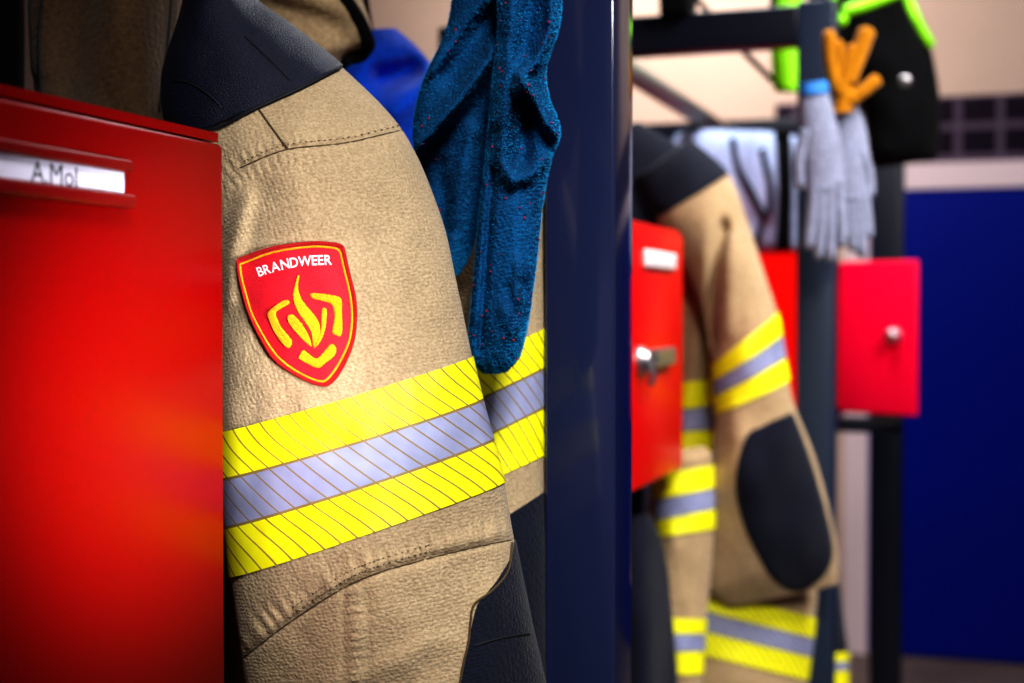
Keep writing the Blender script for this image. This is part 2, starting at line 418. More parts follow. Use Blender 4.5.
# fourth: door standing open toward the camera
hg, fe = P(839, 262, 3.54), P(917, 258, 3.38); zb4 = P(838, 412, 3.54).z; zt4 = P(838, 262, 3.54).z
t4 = locker('red locker furthest along the rack, door swung open showing a round lock knob', 3.66, 3.99, zt4, hg.x-.005, .30)
dv = Vector((fe.x-hg.x, fe.y-hg.y, 0)); W = dv.length; dv.normalize(); nv = Vector((dv.y, -dv.x, 0))
if nv.dot(CAM-hg) < 0: nv = -nv
Mx = Matrix(((dv.x, nv.x, 0, hg.x), (dv.y, nv.y, 0, hg.y-.005), (0, 0, 1, 0), (0, 0, 0, 1)))
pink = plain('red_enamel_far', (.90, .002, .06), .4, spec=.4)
mb = MB(); mb.box(0, W, -.014, 0, zb4, zt4, .006, Mx); d4 = flat(mb.build('door', pink, t4))
kx = W*.73; kz = P(897, 336, 3.42).z
mb = MB(); c = Mx @ Vector((kx, 0, kz)); lathe_mb(mb, c, nv, [(0, .021), (.006, .021), (.010, .018), (.022, .017), (.027, .013), (.028, .004)])
mb.build('lock_knob', M['chrome'], d4)

# ------------------------------------------------------------------ near jacket with the badge
SEAM1 = [(222, 182), (240, 168), (285, 150), (345, 143), (402, 130)]
SEAM2 = [(244, 657), (290, 622), (340, 590), (375, 574), (430, 558), (513, 539)]
VSEAM = [(355, 590), (356, 690), (360, 800)]
def disp1(x, y):
    h = 0
    d, al, sg = dist_line(x, y, SEAM2)
    if d < 40:
        up = d*(-sg)                                         # positive above the seam
        if up > 0: h += .0026*(.62+.9*noise.noise(Vector((al*.035, 2, 7))))*math.sin(al*2*PI/11.5+noise.noise(Vector((al*.04, 0, 3)))*7)*math.exp(-((up-14)/11)**2)
        h -= .0026*math.exp(-(d/3.2)**2)
        h += .0020*math.exp(-((up-9)/7)**2)
    d, al, sg = dist_line(x, y, SEAM1)
    if d < 30:
        h -= .0014*math.exp(-(d/3)**2); h += .0007*math.exp(-((d-8)/5)**2)
        h += .0009*math.sin(al*2*PI/9)*math.exp(-((d-8)/6)**2)
    if y > 588:
        d, al, sg = dist_line(x, y, VSEAM)
        h += .0017*math.exp(-(d/8)**2)*(1+.8*math.sin(al*2*PI/9.0+noise.noise(Vector((al*.05, 5, 3)))*5)) - .0018*math.exp(-((d-12)/3)**2)
    h += .0055*noise.noise(Vector((x*.012, y*.008, 1.3)))+.0022*noise.noise(Vector((x*.035, y*.03, 4.3)))
    h += ridge(x, y, [(245, 200), (232, 250), (228, 300)], 9, .004)-ridge(x, y, [(262, 190), (250, 260)], 12, .002)
    h += ridge(x, y, [(440, 640), (400, 660), (330, 690)], 14, .003)-ridge(x, y, [(300, 640), (280, 690)], 14, .003)
    return h
R1 = [ # Lx, Ly, Rx, Ry, depth, half thickness
    (198, -70, 216, -84, 1.09, .045),
    (183, 8, 244, -12, 1.08, .055),
    (163, 80, 292, 27, 1.065, .062),
    (172, 140, 342, 67, 1.05, .066),
    (203, 195, 403, 131, 1.035, .068),
    (214, 265, 440, 213, 1.025, .068),
    (216, 345, 457, 284, 1.015, .066),
    (217, 432, 472, 356, 1.01, .064),
    (219, 479, 482, 399, 1.01, .064),
    (225, 528, 493, 440, 1.01, .064),
    (230, 577, 504, 482, 1.01, .064),
    (241, 657, 514, 538, 1.01, .066),
    (250, 722, 531, 622, 1.015, .068),
    (255, 800, 549, 705, 1.02, .068),
    (268, 880, 562, 800, 1.025, .066)]
lf1 = Loft(R1, disp1, sag=5)
j1 = thing('fire_jacket', 'tan fire jacket with red shield badge on its sleeve, beside the near red locker', 'jacket', (-.6, .95, 1.0), 'tan fire jackets on the rack')
sl = lf1.build('sleeve', M['tan'], j1, 2.5, None, 330, 260)
yk = lf1.build('shoulder_yoke', M['navy_leather'], j1, 0, 3.0, 60, 120, .0016)
T1 = bvh((lf1, 300, 240))
band = lf1.build('reflective_band', M['band'], j1, 7, 10, 40, 220, .0012, cap=False)
def elbow(name, lf, tab, mat, parent, off=.0012, back=-1.4, n=40):
    V, Fc = [], []; m = 30; s0, s1 = tab[0][0], tab[-1][0]
    for i in range(n+1):
        t = s0+(s1-s0)*i/n
        for (a, pa), (b, pb) in zip(tab[:-1], tab[1:]):
            if a <= t <= b: x = pa+(pb-pa)*(t-a)/(b-a); break
        r = lf.row(t); c = max(-1, min(1, (x-(r[0]+r[2])/2)/((r[2]-r[0])/2))); f0 = math.acos(c)
        V += [lf.pt(t, f0+(back-f0)*k/m, off) for k in range(m+1)]
    for i in range(n):
        for k in range(m): Fc.append((i*(m+1)+k, i*(m+1)+k+1, (i+1)*(m+1)+k+1, (i+1)*(m+1)+k))
    return mesh_obj(name, V, Fc, mat, parent)
ep = elbow('elbow_patch', lf1, [(11.02, 513), (11.2, 510), (11.4, 494), (11.55, 476), (11.8, 470), (12.0, 467), (12.5, 458), (13, 448), (14, 440)], M['navy'], j1)
seam('seam', T1, [(472, 646), (500, 638), (528, 634)], .0008, M['seamb'], ep, .0014)
seam('trim_edge', T1, [(511, 543), (507, 570), (492, 590), (474, 604), (470, 622), (468, 641), (462, 668), (456, 700)], .0009, M['seam'], ep, .0010)
for pl, r, of in ((SEAM1[1:]+[(404, 131)], .0006, -.0001), (SEAM2[:-1]+[(480, 546), (511, 540)], .0006, -.0001), ([(258, 108), (272, 128), (288, 149)], .0008, .0002)):
    seam('seam', T1, pl, r, M['seam'], sl, of, 8)
for pl, r, of in (([(205, 131), (225, 126), (255, 110), (300, 90), (338, 70)], .0013, .0016), ([(176, 81), (192, 84), (212, 97), (222, 108)], .0008, .0017), ([(245, 38), (262, 54), (290, 82)], .0008, .0017)):
    seam('seam', T1, pl, r, M['seamb'], yk, of, 8)
# fine double stitching
def stitches(tree, pl, mat, parent, gap=3.4, ln=1.7, r=.00035, off=.0006):
    mb = MB(); pts = spline(pl, 20); acc = 0; last = pts[0]; on = 0
    for p in pts[1:]:
        acc += (p-last).length
        if acc >= gap:
            dr = (p-last).normalized()*ln; mb.tube([proj(tree, p.x, p.y, off), proj(tree, p.x+dr.x, p.y+dr.y, off)], r, 5); acc = 0
        last = p
    o = mb.build('stitching', mat, parent); o['kind'] = 'stuff'; return o
off_line = lambda pl, dy: [(x, y+dy) for x, y in pl]
stitches(T1, off_line(SEAM1[1:], -5), M['seam'], sl); stitches(T1, off_line(SEAM2[1:-1], -7), M['seam'], sl)
stitches(T1, off_line(SEAM2[1:-1], -13), M['seam'], sl); 
# badge
Z = lambda pts: [(225+x/4.02, 230+y/4.02) for x, y in pts]
SH = Z([(50, 122), (75, 108), (200, 68), (330, 51), (400, 50), (468, 60), (482, 90), (500, 170), (522, 260), (528, 340), (520, 430), (495, 510), (460, 580), (425, 620), (395, 628), (340, 612), (270, 575), (200, 520), (150, 440), (105, 350), (80, 270), (60, 190)])
def closed_spline(pts, n=4):
    k = len(pts); q = [Vector((x, y, 0)) for x, y in pts]
    return [cr(q[i-1], q[i], q[(i+1) % k], q[(i+2) % k], t/n) for i in range(k) for t in range(n)]
cxy = (sum(p[0] for p in SH)/len(SH), sum(p[1] for p in SH)/len(SH))
SHs = closed_spline([(x+(cxy[0]-x)*.030, y+(cxy[1]-y)*.025) for x, y in SH], 3)
v, f = fill2d(SHs, 2.2, T1, .0016)
badge = mesh_obj('badge', v, f, M['pred'], j1)
badge['label'] = 'red shield badge with yellow flame and white lettering'
mb = MB(); q = [proj(T1, p.x, p.y, .0016) for p in SHs]
def ring(mb, q, r, n=8):
    k = len(q); V = []; nrm = (CAM-q[0]).normalized()
    for i in range(k):
        t = (q[(i+1) % k]-q[i-1]).normalized(); a = (nrm-t*nrm.dot(t)).normalized(); b = t.cross(a)
        V += [q[i]+(a*math.cos(j*2*PI/n)+b*math.sin(j*2*PI/n))*r for j in range(n)]
    mb.add(V, [(i*n+j, i*n+(j+1) % n, ((i+1) % k)*n+(j+1) % n, ((i+1) % k)*n+j) for i in range(k) for j in range(n)])
ring(mb, q, .0015); mb.build('border', M['pborder'], badge)
IN = closed_spline(Z([(68, 146), (82, 134), (200, 92), (330, 71), (410, 72), (457, 84), (475, 140), (500, 250), (509, 340), (502, 425), (479, 495), (445, 558), (415, 598), (390, 608), (345, 596), (280, 560), (215, 505), (165, 430), (120, 345), (95, 265), (76, 195)]), 3)
mb = MB(); ring(mb, [proj(T1, p.x, p.y, .0018) for p in IN], .0008); mb.build('yellow_outline', M['pyel'], badge)
FL = [
 [(300, 180), (304, 190), (299, 225), (306, 265), (330, 305), (365, 345), (382, 375), (386, 410), (377, 445), (359, 472), (354, 440), (348, 410), (325, 372), (300, 337), (283, 300), (278, 265), (285, 225), (294, 190)],
 [(393, 316), (411, 320), (410, 365), (403, 410), (388, 448), (366, 476), (360, 474), (376, 442), (388, 400), (390, 350)],
 [(262, 342), (284, 344), (315, 380), (338, 420), (353, 466), (338, 462), (300, 425), (270, 387), (257, 362)],
 [(256, 282), (266, 298), (225, 322), (212, 340), (237, 395), (276, 446), (262, 476), (235, 456), (205, 410), (185, 362), (179, 335), (193, 318), (230, 292)],
 [(345, 262), (360, 255), (420, 261), (466, 276), (469, 330), (471, 390), (466, 428), (445, 424), (431, 412), (439, 350), (432, 305), (400, 289), (356, 278)],
 [(318, 481), (337, 494), (370, 517), (395, 496), (428, 458), (448, 474), (442, 505), (408, 535), (382, 556), (350, 547), (301, 518), (305, 500)]]
mb = MB()
for q in FL:
    o_ = closed_spline(Z(q), 3); ar = sum(a.x*b.y-b.x*a.y for a, b in zip(o_, o_[1:]+o_[:1])); k_ = len(o_); g_ = []
    for i in range(k_):
        t_ = (o_[(i+1) % k_]-o_[i-1]).normalized(); g_.append(o_[i]+Vector((t_.y, -t_.x, 0))*math.copysign(.38, ar))
    v, f = fill2d(g_, 1.0, T1, .0028, 1.4); mb.add(v, f)
mb.build('flame_emblem', M['pyel'], badge)
path = spline(Z([(146, 189), (190, 174), (240, 160), (300, 149), (360, 144), (430, 141)]), 30)
lens = [0]
for a, b in zip(path[:-1], path[1:]): lens.append(lens[-1]+(b-a).length)
KERN = {'D': -.005, 'R': .045, 'A': .055, 'W': .035, 'E': .06}; word = 'BRANDWEER'; glyphs = []; tot = 0
for ch in word:
    v, f = text_mesh(ch, 1, .018); x0 = min(p.x for p in v); x1 = max(p.x for p in v); glyphs.append((v, f, x0, x1, KERN.get(ch, .065))); tot += (x1-x0)+KERN.get(ch, .065)
sc = lens[-1]/(tot-.065); cur = 0; mb = MB(); hs = (38/4.02)/.70
for v, f, x0, x1, kn in glyphs:
    mid = cur+(x1-x0)*sc/2; i = max(k for k in range(len(lens)) if lens[k] <= mid); p = path[i]; tg = (path[min(i+1, len(path)-1)]-path[max(i-1, 0)]).normalized()
    up = Vector((tg.y, -tg.x, 0))
    W_ = []
    for q in v:
        w = p+tg*((q.x-(x0+x1)/2)*sc)+up*(q.y*hs); W_.append(proj(T1, w.x, w.y, .0024))
    mb.add(W_, f); cur += (x1-x0+kn)*sc
mb.build('lettering', M['pwhite'], badge, smooth=False)
# torso of the near jacket, shade behind the locker put in its colour
def dtor(x, y): return .012*math.sin(x*.055+1)+.006*noise.noise(Vector((x*.03, y*.01, 2)))
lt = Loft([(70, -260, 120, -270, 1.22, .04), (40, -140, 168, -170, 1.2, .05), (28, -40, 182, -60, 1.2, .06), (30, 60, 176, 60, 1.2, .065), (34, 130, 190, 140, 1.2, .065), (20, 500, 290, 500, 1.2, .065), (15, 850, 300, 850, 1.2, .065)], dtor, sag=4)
to = lt.build('torso', M['tan_shaded'], j1, 0, None, 80, 80)
TT = bvh((lt, 80, 80))
for pl in ([(172, -20), (166, 50), (158, 112)], [(45, -20), (40, 40), (42, 100)]):
    mb = MB(); mb.tube([proj(TT, p.x, p.y, .001, 1.2) for p in spline(pl, 8)], .0012, 6); mb.build('seam', M['seamb'], to)

# ------------------------------------------------------------------ second tan jacket, behind the gloves
R2 = [(462, -80, 515, -90, 1.22, .04), (456, 20, 538, 5, 1.215, .045), (436, 120, 546, 95, 1.21, .045), (408, 220, 549, 190, 1.21, .045), (392, 310, 549, 262, 1.21, .045),
      (380, 398, 549, 325, 1.205, .045), (382, 440, 549, 364, 1.205, .045), (384, 482, 549, 404, 1.205, .045), (386, 522, 549, 452, 1.205, .045), (390, 585, 549, 487, 1.205, .045), (395, 660, 550, 560, 1.205, .046), (400, 760, 551, 690, 1.205, .046), (404, 840, 551, 800, 1.205, .045)]
lf2 = Loft(R2, lambda x, y: .003*noise.noise(Vector((x*.02, y*.014, 9.3))), sag=3)
j2 = thing('fire_jacket', 'tan fire jacket behind the blue gloves, its striped sleeve between badge sleeve and post', 'jacket', (-.6, 1.2, 1.0), 'tan fire jackets on the rack')
lf2.build('sleeve', M['tan'], j2, 0, 9.1, 120, 120); lf2.build('elbow_patch', M['navy'], j2, 9.0, None, 50, 90, .0015)
lf2.build('reflective_band', M['band'], j2, 5, 8, 30, 140, .0012, cap=False)
lc = Loft([(225, -120, 300, -130, 1.42, .04), (232, -50, 338, -62, 1.42, .055), (240, -5, 358, -12, 1.42, .06), (250, 32, 372, 40, 1.42, .06), (250, 66, 345, 60, 1.42, .06), (250, 120, 330, 110, 1.42, .06), (250, 300, 330, 300, 1.42, .06), (250, 800, 330, 800, 1.42, .06)],
          lambda x, y: ridge(x, y, [(255, 0), (330, 25), (365, 60)], 12, -.012)+ridge(x, y, [(280, -10), (345, 10)], 10, .008))
tl = lc.build('torso', M['tan_far'], j2, 0, None, 60, 80)
TC = bvh((lc, 60, 80))
mb = MB(); mb.tube([proj(TC, p.x, p.y, .0, 1.42) for p in spline([(322, -30), (345, 0), (362, 28), (366, 50), (340, 62)], 8)], .008, 8); mb.build('collar_trim', M['black'], j2)

# ------------------------------------------------------------------ bright blue garment and added black backdrop deeper in the bay
lb = Loft([(350, 30, 395, 28, 1.72, .03), (335, 56, 420, 50, 1.72, .06), (322, 90, 440, 80, 1.72, .07), (315, 140, 455, 130, 1.72, .075), (310, 260, 465, 260, 1.72, .07), (320, 560, 470, 560, 1.72, .07)],
          lambda x, y: ridge(x, y, [(383, 78), (410, 70)], 12, -.05)+ridge(x, y, [(395, 110), (425, 85)], 14, .02), sag=0)
jb = thing('blue_jacket', 'bright blue jacket shoulder showing between the badge sleeve and the blue gloves', 'jacket', P(390, 300, 1.72))
lb.build('jacket_body', M['blue'], jb, 0, None, 60, 80)
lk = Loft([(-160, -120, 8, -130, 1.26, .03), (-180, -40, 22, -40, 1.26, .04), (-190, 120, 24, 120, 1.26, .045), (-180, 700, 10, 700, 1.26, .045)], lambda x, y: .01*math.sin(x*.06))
jk = thing('dark_backdrop', 'black backdrop cloth added for the deep shadow above the near red locker', 'coat', P(-80, 500, 1.26))  # black sheet added to keep the gap above the locker dark
lk.build('backdrop_body', M['black'], jk, 0, None, 40, 60)

# ------------------------------------------------------------------ blue fleece gloves hanging on the post side
def fuzz(mb_name, lf, parent, n, s0, s1):
    mb = MB()
    for _ in range(n):
        t = random.uniform(s0, s1); ph = random.uniform(-.25, PI+.25); a = lf.pt(t, ph, .0); b = lf.pt(t, ph, .001); nn = (b-a).normalized()
        d = (nn+Vector((random.uniform(-1, 1), random.uniform(-1, 1), random.uniform(-1, 1)))*.8).normalized(); ln = random.uniform(.0007, .0020)
        s = d.orthogonal().normalized()*.00013
        mb.add([a-s, a+s, a+d*ln*.6+Vector((0, 0, -.0002)), a+d*ln], [(0, 1, 2), (1, 3, 2)])
    o = mb.build(mb_name, M['fibre'], parent); o['kind'] = 'stuff'; return o
def lint(lf, parent, n, s0, s1):
    mb = MB()
    for _ in range(n):
        p = lf.pt(random.uniform(s0, s1), random.uniform(.2, PI-.2), .0006)
        bm = bmesh.new(); bmesh.ops.create_icosphere(bm, subdivisions=1, radius=random.uniform(.0006, .0012), matrix=Matrix.Translation(p))
        bm.verts.ensure_lookup_table(); mb.add([v.co.copy() for v in bm.verts], [[v.index for v in f.verts] for f in bm.faces]); bm.free()
    o = mb.build('lint', M['lint'], parent); o['kind'] = 'stuff'; return o
def dglA(x, y):
    h = ridge(x, y, [(505, 20), (488, 62), (455, 105), (416, 150)], 9, .014)
    d, al, sg = dist_line(x, y, [(520, 0), (496, 62), (462, 108), (416, 156)])
    h += (.008 if sg > 0 else -.004)*min(1, d/6)*math.exp(-d/60)
    h += ridge(x, y, [(500, -20), (462, 25), (430, 70)], 8, .008)-ridge(x, y, [(490, 20), (450, 75)], 12, .010)
    h += ridge(x, y, [(472, 130), (458, 200), (448, 260)], 8, .007)-ridge(x, y, [(440, 165), (447, 230)], 8, .005)
    return 1.7*h+.004*noise.noise(Vector((x*.04, y*.03, 2.1)))+.0012*noise.noise(Vector((x*.12, y*.12, 2.1)))+.0007*noise.noise(Vector((x*.3, y*.3, 2.1)))
gA = Loft([(a, b, c, d, e+.035, f*.9) for a, b, c, d, e, f in [(458, -70, 520, -75, 1.09, .030), (452, 0, 520, -8, 1.09, .032), (444, 35, 516, 28, 1.09, .034), (424, 78, 510, 70, 1.09, .034), (415, 112, 502, 105, 1.09, .034), (414, 146, 494, 140, 1.09, .030), (428, 192, 488, 185, 1.09, .024), (436, 235, 478, 230, 1.09, .018), (442, 262, 468, 258, 1.09, .012), (448, 275, 458, 273, 1.09, .005)]], dglA, sag=2)
GG = 'pair of blue fleece gloves'
g1 = thing('glove', 'dark blue fleece glove hanging at left, the shorter of the pair', 'glove', (-.36, 1.0, 1.5), GG)
gb = gA.build('glove_body', M['fleece'], g1, 0, None, 130, 120); fuzz('fibres', gA, gb, 13000, .3, 9); lint(gA, gb, 24, .5, 8)
def dglB(x, y):
    h = ridge(x, y, [(552, -20), (551, 30), (538, 60), (522, 76), (518, 88)], 6, .012)
    h += ridge(x, y, [(520, 76), (534, 98), (546, 122), (556, 134)], 5, .012)
    h += ridge(x, y, [(518, 88), (506, 120), (500, 160), (512, 180), (530, 176), (545, 160)], 7, .008)
    h -= ridge(x, y, [(528, 112), (524, 140), (522, 158)], 9, .014)
    h -= ridge(x, y, [(532, 0), (524, 50)], 9, .010)-ridge(x, y, [(512, -10), (508, 60), (497, 120)], 7, .006)
    h -= ridge(x, y, [(493, 170), (486, 260), (480, 350)], 4, .006)
    h += ridge(x, y, [(520, 210), (512, 300), (505, 350)], 14, .004)
    h += ridge(x, y, [(517, 262), (516, 300)], 4, .004)+ridge(x, y, [(503, 310), (512, 328)], 7, .004)-ridge(x, y, [(522, 282), (525, 292)], 5, .005)-ridge(x, y, [(508, 288), (510, 300)], 5, .004)
    return 1.7*h+.003*noise.noise(Vector((x*.05, y*.04, 7.1)))+.0012*noise.noise(Vector((x*.12, y*.12, 5.1)))+.0007*noise.noise(Vector((x*.3, y*.3, 5.1)))
gB = Loft([(500, -70, 566, -78, 1.055, .024), (498, 0, 562, -4, 1.055, .026), (498, 32, 558, 30, 1.055, .027), (494, 70, 546, 68, 1.055, .028), (491, 102, 549, 98, 1.055, .029), (488, 134, 560, 130, 1.055, .029), (485, 165, 551, 160, 1.055, .029), (480, 205, 543, 200, 1.055, .028), (475, 262, 537, 258, 1.055, .027), (470, 318, 530, 312, 1.055, .026), (469, 345, 524, 340, 1.055, .022), (473, 362, 518, 358, 1.055, .016), (484, 372, 506, 371, 1.055, .006)], dglB, sag=2)
g2 = thing('glove', 'dark blue fleece glove beside the post, the longer one with a deep fold', 'glove', (-.33, 1.0, 1.5), GG)
gb = gB.build('glove_body', M['fleece'], g2, 0, None, 160, 120); fuzz('fibres', gB, gb, 16000, .3, 12); lint(gB, gb, 60, 1, 11)

# ------------------------------------------------------------------ far tan jacket
def far(rows, *a, **k): return Loft([(*r[:4], r[4]-.07, r[5]) for r in rows], *a, **k)
def d3f(x, y):
    h = ridge(x, y, [(725, 228), (712, 290), (708, 360), (708, 470)], 7, -.02)+ridge(x, y, [(690, 250), (698, 330), (690, 400)], 8, .012)
    return h+.008*noise.noise(Vector((x*.03, y*.02, 5)))
j3 = thing('fire_jacket', 'tan fire jacket with navy elbow patch, hanging beyond the second red locker', 'jacket', (-.55, 2.4, .9), 'tan fire jackets on the rack')
lT = far([(620, 150, 646, 146, 2.72, .04), (612, 182, 694, 172, 2.70, .07), (640, 230, 738, 225, 2.68, .085), (650, 330, 742, 320, 2.67, .09), (652, 420, 745, 410, 2.66, .09), (650, 480, 760, 492, 2.65, .09), (648, 520, 790, 540, 2.64, .09), (652, 555, 816, 585, 2.62, .09), (660, 578, 815, 618, 2.62, .09), (664, 612, 812, 648, 2.62, .09), (668, 646, 808, 680, 2.62, .09), (672, 720, 806, 740, 2.62, .09)], d3f, sag=0)
lT.build('torso', M['tan_far'], j3, 0, None, 100, 110)
lT.build('reflective_band', M['band'], j3, 8, 10, 16, 110, .003, cap=False); lT.build('reflective_band', M['band_far'], j3, 3.6, 4.5, 12, 80, .003, cap=False)
lS0 = far([(664, 452, 704, 446, 2.47, .03), (656, 462, 712, 454, 2.46, .05), (655, 475, 712, 465, 2.46, .055), (656, 512, 714, 500, 2.46, .055), (657, 538, 714, 528, 2.46, .055), (645, 580, 710, 585, 2.46, .055), (650, 640, 704, 640, 2.46, .05), (668, 720, 700, 720, 2.46, .04)], lambda x, y: .006*noise.noise(Vector((x*.05, y*.03, 8))))
lS0.build('front_panel', M['tan_far'], j3, 0, None, 60, 60); lS0.build('reflective_band', M['band_far'], j3, 2, 4, 12, 60, .003, cap=False)
lS0.build('reflective_band', M['band_far'], j3, 5.65, 6.4, 10, 60, .003, cap=False)
def dS(x, y): return ridge(x, y, [(724, 226), (716, 262), (712, 300), (711, 345)], 6, -.030)+ridge(x, y, [(735, 240), (728, 330)], 9, .008)+.010*noise.noise(Vector((x*.03, y*.02, 11)))+ridge(x, y, [(742, 440), (760, 520)], 20, .01)
lS = far([(632, 180, 690, 140, 2.56, .04), (655, 218, 728, 174, 2.53, .055), (682, 262, 748, 222, 2.51, .065), (704, 318, 764, 272, 2.50, .065), (712, 365, 777, 312, 2.49, .065), (714, 388, 783, 346, 2.49, .065), (716, 414, 789, 380, 2.49, .065), (712, 452, 796, 410, 2.49, .066), (706, 502, 813, 452, 2.49, .068), (703, 548, 827, 500, 2.50, .068), (706, 588, 837, 548, 2.51, .06), (728, 606, 838, 584, 2.52, .03)], dS, sag=2)
lS.build('sleeve', M['tan_far'], j3, .9, None, 110, 100)
lS.build('shoulder_yoke', M['navy'], j3, 0, 1.0, 24, 80, .002)
lS.build('reflective_band', M['band_far'], j3, 4, 6, 24, 100, .003, cap=False)
TS = bvh((lS, 110, 100))
v, f = fill2d(closed_spline([(784, 416), (762, 426), (745, 438), (735, 483), (743, 524), (758, 556), (775, 582), (799, 592), (824, 576), (833.5, 550), (824, 504), (810, 457), (794, 416)], 4), 3.5, TS, .004, 6, 2.37)
mesh_obj('elbow_patch', v, f, M['navy'], j3)
lY = far([(560, 135, 640, 122, 2.60, .03), (575, 170, 690, 158, 2.60, .05), (590, 240, 680, 205, 2.58, .06), (600, 300, 650, 240, 2.58, .04)])
lY.build('collar', M['navy'], j3, 0, None, 30, 60)

# navy trousers under the second locker, and trousers on the next peg beyond the post
ln = Loft([(560, 520, 650, 514, 2.2, .03), (560, 560, 664, 550, 2.2, .06), (565, 620, 672, 610, 2.2, .08), (570, 760, 684, 760, 2.2, .08)], lambda x, y: .012*math.sin(x*.12)+.006*noise.noise(Vector((x*.05, y*.02, 3))))
tag(ln.build('hanging_trousers', M['navy'], None, 0, None, 40, 60), 'dark navy trousers hanging below the second red locker', 'trousers')
t6 = thing('hanging_trousers', 'tan trousers with lime stripes just visible low down right of the far post', 'trousers', (-.4, 3.0, .6))
lq = Loft([(800, 560, 838, 560, 3.0, .04), (796, 620, 844, 620, 3.0, .05), (796, 655, 848, 652, 3.0, .05), (796, 690, 848, 688, 3.0, .05), (800, 800, 846, 800, 3.0, .05)])
lq.build('leg_cloth', M['navy'], t6, 0, None, 30, 40); lq.build('reflective_band', M['band_far'], t6, 2, 3, 8, 40, .003, cap=False)

# ------------------------------------------------------------------ things on the far post
def hand_glove(palm, fingers, Y, label, mat, cuff=None, group=None):
    c = P(palm[0][0], palm[0][1], Y); t = thing('work_glove', label, 'glove', c, group)
    mb = MB(); lf = Loft([(*p, Y, .018) for p in palm]); v, f, u = lf.mesh(0, len(palm)-1, 20, 28); mb.add(v, f)
    for fg in fingers:
        pts = [P(x, y, Y-.006+k*.001) for k, (x, y, r) in enumerate(fg)]; sp = spline([tuple(p) for p in pts], 5)
        rs = []
        for i in range(len(sp)):
            k = i/(len(sp)-1)*(len(fg)-1); a = min(int(k), len(fg)-2); rs.append((fg[a][2]+(fg[a+1][2]-fg[a][2])*(k-a))*Y/F)
        rs[-1] *= .5; mb.tube(sp, rs, 12)
    mb.build('glove_body', mat, t)
    if cuff:
        lf = Loft([(*p, Y, .022) for p in cuff]); lf.build('cuff', M['trim_blue'], t, 0, None, 8, 32)
    return t
hand_glove([(798, 88, 826, 84), (799, 115, 834, 112), (802, 150, 842, 148), (806, 190, 844, 186)],
           [[(815, 180, 6), (812, 215, 6), (808, 250, 5)], [(822, 180, 6), (821, 220, 6), (818, 260, 5)], [(830, 180, 6), (830, 222, 6), (830, 262, 5)], [(838, 178, 6), (840, 215, 5.5), (842, 248, 5)], [(806, 130, 6), (799, 160, 5.5), (800, 190, 5)]],
           2.42, 'grey work glove with a blue cuff hanging at left on the far post', M['grey'], [(797, 84, 827, 80), (798, 96, 830, 92)], 'grey work gloves on the far post')
hand_glove([(832, 106, 856, 104), (830, 130, 866, 128), (829, 170, 871, 166), (834, 200, 871, 196)],
           [[(842, 190, 6), (843, 215, 6), (846, 240, 5)], [(850, 192, 6), (852, 225, 6), (853, 252, 5)], [(858, 192, 6), (860, 225, 6), (862, 258, 5)], [(864, 188, 5.5), (867, 215, 5.5), (869, 238, 5)], [(862, 150, 6), (869, 175, 5.5), (870, 198, 5)]],
           2.47, 'grey work glove hanging at right on the far post, below the orange glove', M['grey'], None, 'grey work gloves on the far post')
hand_glove([(832, 112, 852, 112), (834, 100, 858, 98), (832, 82, 852, 80)],
           [[(838, 95, 8), (846, 78, 8), (850, 60, 8), (854, 45, 8)], [(848, 85, 7), (860, 50, 9), (868, 28, 9)], [(848, 102, 7), (864, 90, 7.5), (879, 78, 7)], [(836, 90, 7), (830, 60, 7), (829, 30, 7)], [(836, 92, 5), (840, 62, 5), (838, 40, 5)]],
           2.43, 'orange work glove with fingers up, tucked above the grey gloves', M['orange'])
# lime vest behind the cross bar
tv = thing('safety_vest', 'lime hi-vis vest hanging behind the dark top bar, beside the far post', 'vest', P(788, 90, 2.85))
lv = Loft([(772, -30, 803, -30, 2.85, .02), (772, 10, 803, 10, 2.85, .03), (771, 50, 804, 50, 2.85, .035), (773, 84, 803, 86, 2.85, .03), (776, 92, 800, 93, 2.85, .02)], lambda x, y: .004*math.sin(x*.12))
lv.build('vest_body', M['lime'], tv, 0, None, 30, 40)
mb = MB(); mb.tube([P(693, -5, 2.9), P(737, 45, 2.9), P(774, 82, 2.88)], .006, 8); mb.build('strap', M['black'], tv)
# black jacket with lime trim
tb = thing('black_jacket', 'black jacket with lime piping hanging at the top right of the rack', 'jacket', P(890, 160, 3.1))
lB = Loft([(800, -60, 895, -70, 3.05, .06), (808, -10, 905, -12, 3.05, .08), (815, 30, 922, 20, 3.05, .09), (850, 80, 934, 62, 3.05, .09), (866, 120, 940, 105, 3.05, .09), (870, 155, 940, 145, 3.05, .08), (874, 168, 936, 160, 3.05, .05)], lambda x, y: .01*noise.noise(Vector((x*.05, y*.03, 3))))
lB.build('jacket_body', M['black'], tb, 0, None, 50, 60)
TB = bvh((lB, 50, 60))
def ribbon(mb, tree, pl, r, fb):
    mb.tube([proj(tree, p.x, p.y, .004, fb) for p in spline(pl, 6)], r, 8)
mb = MB(); ribbon(mb, TB, [(846, 12), (865, 6), (890, -4), (905, -14)], .013, 3.0); mb.build('lime_piping', M['lime'], tb)
mb = MB(); ribbon(mb, TB, [(902, -6), (911, 14), (920, 32), (928, 46)], .012, 3.0); mb.build('lime_piping', M['lime'], tb)
mb = MB(); c = proj(TB, 904, 82, .003, 3.0); lathe_mb(mb, c, (CAM-c), [(0, .014), (.003, .014), (.005, .009)]); mb.build('press_stud', M['chrome'], tb)
mb = MB(); c = P(841, 20, 2.9); 
bm = bmesh.new(); bmesh.ops.create_icosphere(bm, subdivisions=3, radius=.014, matrix=Matrix.Translation(c)); bm.verts.ensure_lookup_table()
